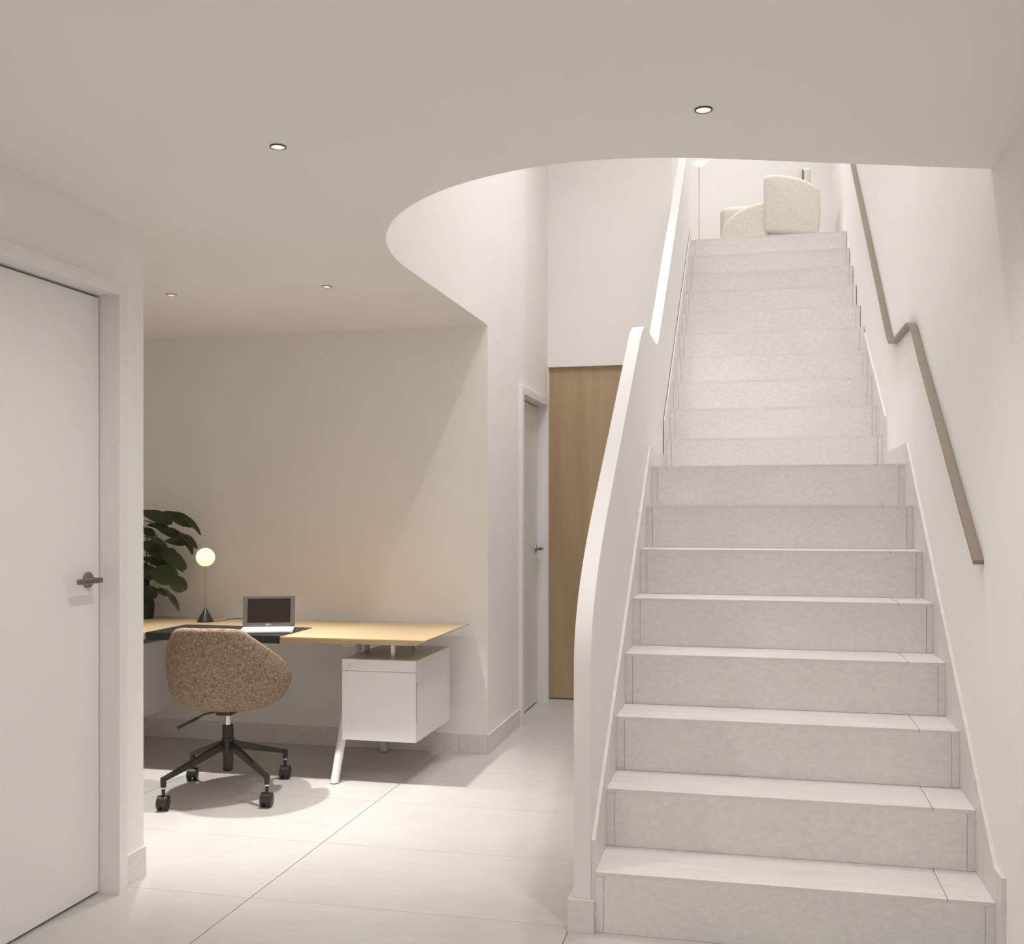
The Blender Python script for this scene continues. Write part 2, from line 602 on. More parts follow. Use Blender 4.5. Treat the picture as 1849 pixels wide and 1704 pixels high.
# ------------------------------------------------------------------ doors
def door(name, xf, y0, y1, ztop, casing_x, wall_x, cw, handle_y, handle_z, label):
    """door in a wall facing +x: leaf, jambs, casing and lever handle"""
    root = struct(empty(name, (wall_x, (y0 + y1) / 2, 0)), label, 'door')
    ox, oy = wall_x, (y0 + y1) / 2
    # frame: jambs and head reach from the leaf to the casing face
    bm = new()
    b_box(bm, xf - 0.05 - ox, casing_x - ox, y1 - oy, y1 + cw - oy, 0, ztop)
    obj('door_jamb', bm, M['paint'], root)
    bm = new()
    b_box(bm, xf - 0.05 - ox, casing_x - ox, y0 - cw - oy, y0 - oy, 0, ztop)
    obj('door_jamb', bm, M['paint'], root)
    bm = new()
    b_box(bm, xf - 0.05 - ox, casing_x - ox, y0 - cw - oy, y1 + cw - oy, ztop, ztop + 0.042)
    obj('door_head', bm, M['paint'], root)
    bm = new()
    b_box(bm, xf - 0.042 - ox, xf - ox, y0 + 0.003 - oy, y1 - 0.004 - oy, 0.009, ztop - 0.008, 0.0015, 1)
    leaf = obj('door_leaf', bm, M['paint'], root)
    bm = new()
    b_box(bm, xf - 0.049 - ox, xf - 0.044 - ox, y0 - oy, y1 - oy, 0.0, ztop)
    obj('door_gap_shade', bm, M['seam'], root)  # dark sheet behind the leaf; its colour stands in for shade in the gap
    # handle
    hy, hz = handle_y - oy, handle_z
    bm = new()
    b_lathe(bm, [(0, 0), (0.0265, 0), (0.0265, 0.006), (0.024, 0.009), (0.0, 0.009)], 28)
    bmesh.ops.rotate(bm, verts=bm.verts, cent=(0, 0, 0), matrix=Matrix.Rotation(math.pi / 2, 3, 'Y'))
    bmesh.ops.translate(bm, verts=bm.verts, vec=(xf - ox, hy, hz))
    ro = autosmooth(obj('handle_rose', bm, M['nickel'], leaf))
    bm = new()
    b_tube(bm, [(xf - ox + 0.008, hy, hz), (xf - ox + 0.05, hy, hz)], 0.0095, 14)
    autosmooth(obj('handle_neck', bm, M['nickel'], leaf))
    bm = new()
    b_box(bm, xf - ox + 0.040, xf - ox + 0.052, hy - 0.115, hy + 0.012, hz - 0.009, hz + 0.009, 0.003, 2)
    autosmooth(obj('handle_lever', bm, M['nickel'], leaf))
    return root


door('door_1', -2.172, DY0, DY1, DZ, -2.095, WL, 0.045, 3.093, 1.068, 'white flush door in the left wall with a dark lever handle')
door('door_2', -1.447, CY0, CY1, CZ, -1.372, XC, 0.050, 6.955, 1.05, 'narrow-looking white door in the corridor beside the oak panel')


# ------------------------------------------------------------------ stone baseboards
def baseboard(name, segs):
    root = struct(empty(name, (segs[0][0], segs[0][2], 0)))
    ox, oy = segs[0][0], segs[0][2]
    for (x0, x1, y0, y1, z1) in segs:
        bm = new()
        b_box(bm, x0 - ox, x1 - ox, y0 - oy, y1 - oy, 0.0005, z1)
        obj('baseboard_tile', bm, M['riser'], root)
    return root


HB = 0.103
xs = [XA, -3.732, -2.643, -1.555, XC + 0.0]
baseboard('baseboard_back', [(xs[i] + 0.0008, xs[i + 1] - 0.0008, YB - 0.010, YB - 0.0002, HB) for i in range(4)])
baseboard('baseboard_corridor', [(XC + 0.0002, XC + 0.009, YB - 0.010, 6.205, HB)])
baseboard('baseboard_left', [(WL + 0.0002, WL + 0.011, DY1 + 0.047, YE, HB),
                             (WL + 0.0002, WL + 0.011, YR, DY0 - 0.047, HB)])
baseboard('baseboard_right', [(WR - 0.011, WR - 0.0002, YR, 1.9, HB), (WR - 0.011, WR - 0.0002, 1.902, 3.125, HB)])
baseboard('baseboard_balustrade', [(-0.563, XL - 0.0005, 3.189, 3.2035, 0.101), (-0.563, BO - 0.0002, 3.205, 4.30, 0.101), (-0.563, BO - 0.0002, 4.302, 5.75, 0.101),
                                   (-0.563, BO - 0.0002, 5.752, YW + 0.02, 0.101)])

# ------------------------------------------------------------------ staircase
T, R = 0.263, 0.19
STEP = {}
for k in range(1, 9):
    STEP[k] = (3.207 + (k - 1) * T, 0.186 + (k - 1) * R)
for k in range(9, 19):
    STEP[k] = (5.899 + (k - 9) * T, 1.706 + (k - 9) * R)
stairs = tag(empty('staircase', (0, 3.207, 0)), 'pale stone staircase climbing in two flights to the bright upper floor', 'staircase')


def part(name, bm, m, parent=stairs, off=(0, -3.207, 0), smooth=False):
    bmesh.ops.translate(bm, verts=bm.verts, vec=off)
    return obj(name, bm, m, parent, smooth)


th = 0.018
core = []
for k in range(1, 19):
    yk, zk = STEP[k]
    zp = STEP[k - 1][1] if k > 1 else 0.0
    core.append((yk + th, zp - (th if k > 1 else 0)))
    core.append((yk + th, zk - th))
core.append((8.288, STEP[18][1] - th))
core.append((8.288, STEP[18][1] - 0.28))
core.append((STEP[9][0] + 0.3, 1.30))
core.append((STEP[8][0] + 0.5, 1.30))
core.append((3.75, 0.0))
bm = new()
b_prism_x(bm, core, XL, XR)
part('stair_core', bm, M['core'])

JX = 0.538
for k in range(1, 19):
    yk, zk = STEP[k]
    zp = STEP[k - 1][1] if k > 1 else 0.0
    # riser: main slab with a narrow make-up strip at either end
    xr = XR if k < 13 else WR - 0.0035
    x0, x1 = XL + 0.0285, xr - 0.0255
    cxr, czr = (x0 + x1) / 2, (zp + zk) / 2
    bm = new()
    b_box(bm, x0 - cxr, x1 - cxr, 0, th, zp + 0.0008 - czr, zk - 0.011 - czr)
    ri = obj('riser', bm, M['riser'], stairs, loc=(cxr, yk - 3.207 + 0.0004, czr))
    for (a, b_) in ((XL + 0.0003, x0 - 0.0012), (x1 + 0.0012, xr - 0.0003)):
        bm = new()
        b_box(bm, a - cxr, b_ - cxr, 0.0012, th, zp + 0.0008 - czr, zk - 0.011 - czr)
        obj('riser_strip', bm, M['riser'], ri)
    # tread slabs
    y1 = STEP[k + 1][0] + 0.0005 if k < 18 else 8.2905
    if k == 8:
        cuts = [(yk, 5.46), (5.462, y1)]
    else:
        cuts = [(yk, y1)]
    for (ya, yb) in cuts:
        cyt = (ya + yb) / 2
        for (a, b_) in ((XL + 0.0003, JX - 0.0011), (JX + 0.0011, xr - 0.0003)):
            cxt = (a + b_) / 2
            bm = new()
            b_box(bm, a - cxt, b_ - cxt, ya - cyt, yb - cyt, -0.011, 0)
            obj('tread_slab', bm, M['tread'], stairs, loc=(cxt, cyt - 3.207, zk))


# stone skirting that follows the pitch on both sides
def lerp_profile(prof, yy):
    for (a, b) in zip(prof, prof[1:]):
        if a[0] <= yy <= b[0] and b[0] > a[0]:
            return a[1] + (b[1] - a[1]) * (yy - a[0]) / (b[0] - a[0])
    return prof[-1][1]


def skirting(x0, x1, ystart, cuts, upper, gap):
    top = [(ystart, 0.283), (3.22, 0.283), (5.0, 1.607), (5.809, 1.607), (5.811, 1.800)] + upper
    low = [(ystart, 0.0005), (3.30, 0.0005), (5.08, 1.25), (5.84, 1.25), (5.95, 1.50), (8.286, 3.20)]
    for a, b in zip(cuts, cuts[1:]):
        a2, b2 = a + 0.0006, b - 0.0006
        ys = sorted({a2, b2} | {p[0] for p in top if a2 < p[0] < b2} | {p[0] for p in low if a2 < p[0] < b2})
        up = [(yy, lerp_profile(top, yy)) for yy in ys]
        dn = [(yy, lerp_profile(low, yy)) for yy in reversed(ys)]
        bm = new()
        b_prism_x(bm, up + dn, x0 + (gap if a >= 5.8 else 0), x1)
        part('skirting_slab', bm, M['tread'])


skirting(XR, WR - 0.0003, 3.127, [3.127, 3.497, 4.02, 4.55, 5.0, 5.809, 6.88], [(6.9, 2.43), (8.286, 3.30)], 0.0)
skirting(BI + 0.0003, XL, 3.2075, [3.2075, 3.565, 4.02, 4.55, 5.0, 5.809, 6.6, 7.45, 8.286], [(8.286, 3.525)], 0.004)

# ------------------------------------------------------------------ balustrade
prof = [(3.205, 0.0005), (3.205, 0.55), (3.205, 0.80)]


def bez(p0, p1, p2, p3, n=14):
    r = []
    for i in range(1, n + 1):
        t = i / n
        q = 1 - t
        r.append((q ** 3 * p0[0] + 3 * q * q * t * p1[0] + 3 * q * t * t * p2[0] + t ** 3 * p3[0],
                  q ** 3 * p0[1] + 3 * q * q * t * p1[1] + 3 * q * t * t * p2[1] + t ** 3 * p3[1]))
    return r


prof += bez((3.205, 0.80), (3.205, 0.97), (3.33, 1.112), (3.62, 1.325), 18)
prof += [(4.0, 1.597), (4.35, 1.852)]
prof += bez((4.58, 2.018), (4.68, 2.092), (4.76, 2.150), (4.92, 2.156), 10)
prof += [(5.0, 2.157), (5.30, 2.157)]
prof += bez((5.38, 2.157), (5.47, 2.158), (5.52, 2.185), (5.604, 2.247), 8)
prof += [(6.97, 3.268), (7.80, 3.892), (8.42, 4.358), (8.42, TOPF), (8.285, TOPF), (8.285, 0.0005)]
bm = new()
b_prism_x(bm, prof, BO, BI)
bal = obj('stair_balustrade', bm, M['balustrade'])
autosmooth(bal, 25)
tag(bal, 'solid white plaster balustrade with a curved sloping top left of the stairs', 'balustrade')

# ------------------------------------------------------------------ handrail on the right wall
top = [(3.412, 1.150)]
top += [(4.0, 1.5625), (4.50, 1.913)]
top += bez((4.50, 1.913), (4.66, 2.025), (4.725, 2.124), (4.90, 2.126), 12)
top += [(5.10, 2.126), (5.34, 2.126)]
top += bez((5.34, 2.126), (5.49, 2.126), (5.545, 2.168), (5.67, 2.263), 12)
top += [(7.57, 3.693), (8.2, 4.145)]
low = []
for i, p in enumerate(top):
    a, b = Vector(top[max(i - 1, 0)]), Vector(top[min(i + 1, len(top) - 1)])
    t = (b - a).normalized()
    low.append((p[0] + t.y * 0.013, p[1] - t.x * 0.013))
low[0] = (3.412, 1.136)
rail = empty('handrail', (0.66, 3.412, 1.15))
tag(rail, 'flat bronze metal handrail bending along the right stair wall', 'handrail')
bm = new()
n = len(top)
grid = []
for (yy, zz), (yl, zl) in zip(top, low):
    grid.append([bm.verts.new((x, a, b)) for x, a, b in ((0.644, yy, zz), (0.6742, yy, zz), (0.6742, yl, zl), (0.644, yl, zl))])
for a, b in zip(grid, grid[1:]):
    for k in range(4):
        bm.faces.new((a[k], a[(k + 1) % 4], b[(k + 1) % 4], b[k]))
bm.faces.new(grid[0])
bm.faces.new(grid[-1])
bmesh.ops.translate(bm, verts=bm.verts, vec=(-0.66, -3.412, -1.15))
autosmooth(obj('rail_bar', bm, M['bronze'], rail), 30)


# ------------------------------------------------------------------ downlights
def downlight(x, y, z, label, group):
    r = empty('downlight', (x, y, z))
    tag(r, label, 'downlight', group)
    bm = new()
    b_lathe(bm, [(0.0188, -0.0002), (0.0215, -0.0008), (0.0222, -0.0008), (0.0222, -0.0032), (0.0205, -0.0038), (0.0188, -0.0030), (0.0188, -0.0002)], 36)
    autosmooth(obj('bezel', bm, M['bezel'], r))
    bm = new()
    b_lathe(bm, [(0.0187, -0.0026), (0.015, -0.0016), (0.0105, -0.0012)], 30)
    autosmooth(obj('reflector', bm, M['reflector'], r))
    bm = new()
    b_lathe(bm, [(0.0, -0.0016), (0.008, -0.0014), (0.0104, -0.0010)], 24)
    obj('lens', bm, M['lamp'], r)
    return r


LBL = ['small round recessed downlight in the ceiling, nearest the left door', 'small round recessed downlight in the ceiling in front of the stairs',
       'tiny downlight over the desk, nearest the plant', 'tiny downlight over the right part of the desk']
for i, (x, y, z, w) in enumerate(LOWER_LIGHTS[:4]):
    downlight(x, y, z, LBL[i], 'recessed ceiling downlights')

# ------------------------------------------------------------------ desk
DZT = 0.70
DX0, DX1, DYF, DYK = -3.62, -1.487, 4.640, 5.405
desk = tag(empty('desk', ((DX0 + DX1) / 2, 5.02, 0)), 'long pale oak desk with two white drawer pedestals against the alcove wall', 'desk')
DO = Vector(((DX0 + DX1) / 2, 5.02, 0))


def dpart(name, bm, m, parent=desk, sm=False):
    bmesh.ops.translate(bm, verts=bm.verts, vec=-DO)
    return autosmooth(obj(name, bm, m, parent)) if sm else obj(name, bm, m, parent)


bm = new()
zt, zm, zb = DZT, DZT - 0.005, DZT - 0.027
lv = []
for (z, ins_side, ins_front) in ((zt, 0.0, 0.0), (zm, 0.0, 0.0), (zb, 0.055, 0.012)):
    lv.append([bm.verts.new(p) for p in ((DX0 + ins_side, DYF + ins_front, z), (DX1 - ins_side, DYF + ins_front, z), (DX1 - ins_side, DYK - ins_front, z), (DX0 + ins_side, DYK - ins_front, z))])
bm.faces.new(lv[0])
bm.faces.new(lv[2])
for a, b in zip(lv, lv[1:]):
    for k in range(4):
        bm.faces.new((a[k], a[(k + 1) % 4], b[(k + 1) % 4], b[k]))
dpart('tabletop', bm, M['oaktop'])

for (px0, px1, mirror) in ((-1.932, -1.560, 1), (-3.547, -3.175, -1)):
    z0, z1, y0, y1 = 0.205, 0.592, 4.722, 5.287
    bm = new()
    b_box(bm, px0, px1, y0 + 0.012, y1, z0, z1, 0.002, 1)
    ped = dpart('pedestal', bm, M['whitemetal'])
    bm = new()
    b_box(bm, px0, px1, y0, y0 + 0.0115, 0.537, z1, 0.0012, 1)
    d1 = dpart('drawer_front', bm, M['whitemetal'], ped)
    bm = new()
    b_box(bm, px0, px1, y0, y0 + 0.0115, z0, 0.5357, 0.0012, 1)
    d2 = dpart('drawer_front', bm, M['whitemetal'], ped)
    lx = px0 + 0.035
    bm = new()
    b_lathe(bm, [(0, 0.003), (0.006, 0.003), (0.0065, 0.0), (0.0065, -0.001)], 18)
    bmesh.ops.rotate(bm, verts=bm.verts, cent=(0, 0, 0), matrix=Matrix.Rotation(math.pi / 2, 3, 'X'))
    bmesh.ops.translate(bm, verts=bm.verts, vec=(lx, y0, 0.556))
    dpart('lock', bm, M['chrome'], d1, True)
    bm = new()
    b_box(bm, lx - 0.0012, lx + 0.0012, y0 - 0.0036, y0 - 0.0028, 0.5515, 0.5605)
    dpart('keyhole', bm, M['seam'], d1)
    sx = px1 if mirror > 0 else px0
    bm = new()
    b_box(bm, sx - 0.001, sx + 0.0008, y0 + 0.0125, y0 + 0.0145, 0.30, 0.49)
    dpart('finger_slot', bm, M['seam'], ped)
    # spacer posts between pedestal and tabletop
    for (xx, yy) in (((px0 + px1) / 2 + 0.033 * mirror, 4.83), ((px0 + px1) / 2 + 0.033 * mirror, 5.17)):
        bm = new()
        b_tube(bm, [(xx, yy, z1 - 0.001), (xx, yy, zb + 0.001)], 0.0135, 20)
        dpart('spacer_post', bm, M['chrome'], sm=True)
    # splayed legs meeting under the top
    lxx = px0 - 0.026 if mirror > 0 else -3.262
    ztop_ = 0.640 if mirror > 0 else 0.206
    for (yf, yt) in ((4.692, 4.99), (5.375, 5.075)) if mirror > 0 else ((4.56, 4.78), (5.105, 4.97)):
        bm = new()
        top_p = Vector((lxx, yt, ztop_))
        dirv = (top_p - Vector((lxx, yf, 0.0)))
        b_tube(bm, [Vector((lxx, yf, 0)) - dirv * 0.08, top_p], [0.0195, 0.0245], 22)
        bmesh.ops.bisect_plane(bm, geom=list(bm.verts) + list(bm.edges) + list(bm.faces), plane_co=(0, 0, 0.004), plane_no=(0, 0, -1), clear_outer=True)
        bmesh.ops.holes_fill(bm, edges=[e for e in bm.edges if e.is_boundary], sides=0)
        lg = dpart('leg', bm, M['whitemetal'], sm=True)
        bm = new()
        b_tube(bm, [Vector((lxx, yf, 0)) - dirv * 0.08, Vector((lxx, yf, 0)) + dirv * 0.08], 0.0192, 22)
        bmesh.ops.bisect_plane(bm, geom=list(bm.verts) + list(bm.edges) + list(bm.faces), plane_co=(0, 0, 0.0005), plane_no=(0, 0, -1), clear_outer=True)
        bmesh.ops.bisect_plane(bm, geom=list(bm.verts) + list(bm.edges) + list(bm.faces), plane_co=(0, 0, 0.0039), plane_no=(0, 0, 1), clear_outer=True)
        bmesh.ops.holes_fill(bm, edges=[e for e in bm.edges if e.is_boundary], sides=0)
        dpart('foot_pad', bm, M['blackplastic'], lg)
    lxx = px0 - 0.026 if mirror > 0 else px1 + 0.026
    bm = new()
    b_box(bm, lxx - 0.04, lxx + 0.04, 4.88, 5.19, 0.630, zb - 0.0005, 0.004, 1)
    dpart('leg_bracket', bm, M['whitemetal'])
bm = new()
b_box(bm, -3.10, -1.995, 5.005, 5.060, 0.634, 0.668, 0.003, 1)
dpart('crossbar', bm, M['whitemetal'])

# desk pad: thin leather sheet folded over the front edge
bm = new()
px0, px1, py1, tz = -2.93, -2.215, 5.013, DZT + 0.0003
pf = DYF - 0.0025
sheet = [(py1, tz + 0.003), (pf - 0.003, tz + 0.003), (pf - 0.003, DZT - 0.033), (pf, DZT - 0.033), (pf, tz), (py1, tz)]
b_prism_x(bm, sheet, px0, px1)
pad = tag(obj('desk_pad', bm, M['leather']), 'black leather desk pad folded over the front edge of the desk', 'desk pad')

# ------------------------------------------------------------------ laptop
zl = DZT + 0.0036
hl, hr = P(438, 1131.5, zl + 0.014), P(532, 1130, zl + 0.014)
ang = math.atan2(hr.y - hl.y, hr.x - hl.x)
wid = (hr - hl).length
lap = tag(empty('laptop', ((hl.x + hr.x) / 2, (hl.y + hr.y) / 2, zl), ang), 'small open laptop with white keyboard base standing on the black desk pad', 'laptop')
w2 = wid / 2
dep = 0.195
bm = new()
b_box(bm, -w2, w2, -dep, 0.004, 0.0, 0.013, 0.004, 2)
base = autosmooth(obj('base', bm, M['laptopwhite'], lap))
bm = new()
b_box(bm, -0.007, 0.007, -0.0065, 0.0065, 0.0, 0.002, 0.001, 1)
key0 = None
nk, nr = 14, 5
for r_ in range(nr):
    for c_ in range(nk):
        kx = -w2 + 0.018 + (wid - 0.036) * (c_ + 0.5) / nk
        ky = -0.032 - r_ * 0.0165
        if key0 is None:
            key0 = obj('key', bm, M['key'], base, loc=(kx, ky, 0.0132))
        else:
            share('key', key0, base, (kx, ky, 0.0132))
bm = new()
b_box(bm, -0.035, 0.035, -0.175, -0.128, 0.013, 0.0136)
obj('touchpad', bm, M['key'], base)
tilt = math.radians(-16)
hh = 0.158
bm = new()
b_box(bm, -w2, w2, 0.0, 0.011, 0.0, hh, 0.003, 2)
rot = Matrix.Rotation(tilt, 3, 'X')


def lidpart(name, bm, m, parent):
    bmesh.ops.rotate(bm, verts=bm.verts, cent=(0, 0, 0), matrix=rot)
    bmesh.ops.translate(bm, verts=bm.verts, vec=(0, 0.0, 0.0145))
    return obj(name, bm, m, parent)


lid = lidpart('lid', bm, M['laptopgrey'], lap)
bm = new()
b_box(bm, -w2 + 0.022, w2 - 0.022, -0.0006, 0.0004, 0.020, hh - 0.015)
lidpart('screen', bm, M['screen'], lid)
bm = new()
b_box(bm, -0.0125, -0.0065, -0.0008, 0.0002, 0.0065, 0.0125, 0.0003)
lidpart('logo', bm, M['mark'], lid)
for i in range(5):
    bm = new()
    b_box(bm, -0.004 + i * 0.0034, -0.0018 + i * 0.0034, -0.0007, 0.0002, 0.0080, 0.0112)
    lidpart('logo_letter', bm, M['mark'], lid)
bm = new()
b_tube(bm, [(-w2 + 0.02, 0.004, 0.0135), (w2 - 0.02, 0.004, 0.0135)], 0.006, 12)
autosmooth(obj('hinge', bm, M['laptopgrey'], lap))

# ------------------------------------------------------------------ table lamp
lp = P(371, 1122.5, DZT)
tl = tag(empty('table_lamp', (lp.x, lp.y, DZT + 0.0003)), 'table lamp with glowing white globe on a thin brass stem and black cone base', 'lamp')
bm = new()
b_lathe(bm, [(0, 0), (0.0430, 0), (0.0440, 0.002), (0.0432, 0.005), (0.0058, 0.074), (0.0035, 0.077), (0, 0.0775)], 40)
autosmooth(obj('base', bm, M['blackmetal'], tl))
bm = new()
b_tube(bm, [(0, 0, 0.07), (0, 0, 0.302)], 0.0018, 10)
autosmooth(obj('stem', bm, M['brass'], tl))
bm = new()
pr = [(0, 0.3026), (0.0155, 0.3026)]
R0, zc = 0.0508, 0.3510
for i in range(1, 25):
    a = -1.26 + (math.pi / 2 + 1.26) * i / 24
    pr.append((max(R0 * math.cos(a), 0), zc + R0 * math.sin(a)))
pr[-1] = (0, zc + R0)
b_lathe(bm, pr, 40)
autosmooth(obj('globe', bm, M['globe'], tl), 50)
bm = new()
b_lathe(bm, [(0, 0.298), (0.008, 0.298), (0.0150, 0.3024), (0, 0.3024)], 20)
autosmooth(obj('globe_holder', bm, M['brass'], tl))
bm = new()
b_tube(bm, [(0.040, 0.006, 0.003), (0.060, 0.035, 0.0022), (0.075, 0.075, 0.0022), (0.066, 0.115, 0.0022), (0.078, 0.150, 0.0022), (0.110, 0.185, 0.0022), (0.128, 0.228, 0.0022)], 0.0018, 8)
autosmooth(obj('cord', bm, M['blackplastic'], tl))

# ------------------------------------------------------------------ potted fig on the desk
pp = P(266, 1116.5, DZT)
pot_x, pot_y = pp.x - 0.025, pp.y
fig = tag(empty('potted_fig', (pot_x, pot_y, DZT + 0.0003)), 'potted fiddle-leaf fig with broad dark green leaves at the desk end', 'plant')
bm = new()
b_lathe(bm, [(0, 0), (0.052, 0), (0.055, 0.004), (0.062, 0.080), (0.062, 0.083), (0.057, 0.083), (0.056, 0.070), (0, 0.070)], 32)
pot = autosmooth(obj('pot', bm, M['pot'], fig))
bm = new()
b_lathe(bm, [(0, 0.074), (0.0558, 0.0715)], 24)
obj('soil', bm, M['soil'], pot)
STEMS = [[(0, 0, 0.07), (0.015, -0.01, 0.16), (0.04, -0.005, 0.26), (0.062, 0.0, 0.36), (0.085, 0.0, 0.47)],
         [(-0.015, 0.015, 0.07), (-0.01, 0.02, 0.20), (0.0, 0.03, 0.33), (0.005, 0.03, 0.50)],
         [(-0.02, -0.01, 0.07), (-0.06, -0.02, 0.18), (-0.09, -0.02, 0.30), (-0.12, -0.01, 0.44)]]
for s_ in STEMS:
    bm = new()
    b_tube(bm, catmull(s_, 5), 0.0032, 8)
    autosmooth(obj('stem', bm, M['stem'], fig))


def leaf_mesh(length, width, bend, cup):
    """obovate fig leaf along +x, normal +z; bend droops the tip, wavy rim"""
    bm = new()
    nu, nv = 9, 4
    rws = []
    for i in range(nu + 1):
        t = i / nu
        # narrow at the stalk, broadest near the outer third
        wv = width * 0.5 * (math.sin(math.pi * (t ** 1.25)) ** 0.55) * (0.66 + 0.46 * t) + 0.0012
        if i == nu:
            wv = width * 0.20
        row = []
        for j in range(-nv, nv + 1):
            q = j / nv
            xx = length * (t - 0.10 * (1 - t) * abs(q) + (-0.05 * abs(q) if i == nu else 0))
            zz = -bend * length * t * t + cup * abs(q) * wv + 0.05 * wv * math.sin(9 * t + 2.0 * q) * abs(q) * 2.0
            row.append(bm.verts.new((xx, q * wv, zz)))
        rws.append(row)
    for a, b in zip(rws, rws[1:]):
        for k in range(2 * nv):
            bm.faces.new((a[k], a[k + 1], b[k + 1], b[k]))
    return bm


LEAVES = []
kinds = [(0.30, 0.20), (0.62, 0.12), (0.12, 0.28)]
for i, (bd, cp) in enumerate(kinds):
    o = obj('leaf', leaf_mesh(1.0, 0.66, bd, cp), M['leaf'], fig, smooth=True)
    LEAVES.append(o)
used = [False] * 3


def leaf(base, tip, width, kind, facing):
    """facing 0 = lies flat (seen edge-on), 1 = its face turned to the viewer"""
    base, tip = Vector(base), Vector(tip)
    d = tip - base
    L = d.length
    x = d.normalized()
    view = Vector((0.28, -0.95, 0.10))
    nrm_ = (Vector((0, 0, 1)) * (1 - facing) + view * facing)
    zax = (nrm_ - x * nrm_.dot(x)).normalized()
    yax = zax.cross(x)
    m = Matrix((x, yax, zax)).transposed()
    if not used[kind]:
        o = LEAVES[kind]
        used[kind] = True
    else:
        o = share('leaf', LEAVES[kind], fig)
    o.location = base
    o.rotation_euler = m.to_euler()
    o.scale = (L * 1.06, width / 0.66, L)
    return o


mm = 0.00288   # metres per pixel at the plant
VIS = [((310, 924), (360, 929), 14, 1, 0.15), ((298, 925), (340, 941), 20, 0, 0.75), ((256, 924), (302, 936), 22, 0, 0.7), ((316, 956), (352, 972), 14, 1, 0.1),
       ((314, 960), (353, 976), 15, 0, 0.35), ((300, 977), (339, 977), 18, 2, 0.7), ((268, 948), (302, 951), 14, 2, 0.6), ((288, 956), (322, 963), 17, 0, 0.7),
       ((254, 982), (292, 990), 26, 0, 0.75), ((284, 988), (328, 1018), 24, 0, 0.7), ((258, 1008), (302, 1014), 20, 0, 0.6), ((272, 1033), (316, 1041), 34, 2, 0.95),
       ((306, 1044), (333, 1062), 26, 2, 0.9), ((278, 1064), (304, 1069), 13, 0, 0.5), ((290, 1062), (324, 1076), 12, 1, 0.2), ((252, 1062), (281, 1074), 24, 0, 0.8),
       ((250, 1080), (276, 1088), 20, 2, 0.8), ((252, 955), (278, 962), 16, 0, 0.6), ((298, 1019), (327, 1016), 12, 1, 0.2), ((262, 968), (296, 968), 14, 1, 0.3),
       ((270, 1000), (310, 1006), 18, 0, 0.5), ((252, 1030), (280, 1036), 24, 0, 0.8), ((262, 940), (292, 944), 10, 1, 0.25), ((300, 990), (316, 1004), 16, 2, 0.8)]
rnd = random.Random(4)


def local(px, dy):
    p = PY(px[0], px[1], pot_y + dy)
    return (p.x - pot_x, p.y - pot_y, p.z - DZT)


for (b_, t_, w_, k_, f_) in VIS:
    dy = rnd.uniform(-0.07, 0.05)
    leaf(local(b_, dy * 0.4), local(t_, dy), w_ * mm * 1.25, k_, f_)
for i in range(30):      # far side and left of the stems
    a = rnd.uniform(math.pi * 0.55, math.pi * 1.45)
    z = rnd.uniform(0.13, 0.56)
    r0, r1 = 0.03, rnd.uniform(0.13, 0.21)
    sx = -0.09 * z
    leaf((sx + r0 * math.cos(a), r0 * math.sin(a) * 0.8, z), (sx + r1 * math.cos(a), max(r1 * math.sin(a) * 0.75, -0.16), z + rnd.uniform(-0.05, 0.01)), rnd.uniform(0.05, 0.085), rnd.randrange(3), rnd.uniform(0.0, 0.6))

# ------------------------------------------------------------------ swivel chair
chair = tag(empty('office_chair', (-2.368, 4.417, 0), math.radians(4)), 'brown tweed swivel tub chair on a black castor base at the desk', 'chair')
CR = math.radians(4)


def cpart(name, bm, m, parent=chair, deg=40):
    return autosmooth(obj(name, bm, m, parent), deg)


# upholstered shell: back and arms in one wrap (local -y is the back)
bm = new()
NP, NT = 44, 11
rws = []
for i in range(NP + 1):
    q = -1 + 2 * i / NP
    phi = math.radians(113) * q
    ap = abs(math.degrees(phi))
    if ap < 38:
        zt_ = 0.400 - 0.012 * (ap / 38) ** 4
    else:
        t = min((ap - 38) / (113 - 38), 1)
        zt_ = 0.388 - 0.232 * (t ** 0.88) - (0.018 * max(0, (t - 0.75) / 0.25) ** 2)
    low_lift = 0.012 * max(0, (ap - 78) / 35) ** 1.3
    rx, ry = 0.286, 0.262
    row = []
    for j in range(NT + 1):
        t = j / NT
        # profile from under the seat up to the rim
        if t < 0.42:
            s_ = t / 0.42
            a_ = s_ * math.pi / 2
            rad = 0.30 + 0.64 * math.sin(a_)
            z = low_lift + 0.085 * (1 - math.cos(a_))
        else:
            s_ = (t - 0.42) / 0.58
            z0_ = low_lift + 0.085
            rad = 0.94 + 0.075 * math.sin(s_ * math.pi * 0.62) - 0.03 * s_ * s_
            z = z0_ + max(zt_ - z0_, 0.012) * s_
        lean = 0.10 * max(z - 0.12, 0) * max(math.cos(phi), 0)
        row.append(bm.verts.new((rx * rad * math.sin(phi), -ry * rad * math.cos(phi) - lean + 0.02, z)))
    rws.append(row)
for a, b in zip(rws, rws[1:]):
    for k in range(NT):
        bm.faces.new((a[k], a[k + 1], b[k + 1], b[k]))
bmesh.ops.translate(bm, verts=bm.verts, vec=(0, 0, 0.388))
shell = obj('shell', bm, M['tweed'], chair, smooth=True)
md = shell.modifiers.new('thickness', 'SOLIDIFY')
md.thickness = 0.036
md.offset = -1
md.use_even_offset = False
md2 = shell.modifiers.new('soften', 'SUBSURF')
md2.levels = 1
md2.render_levels = 2
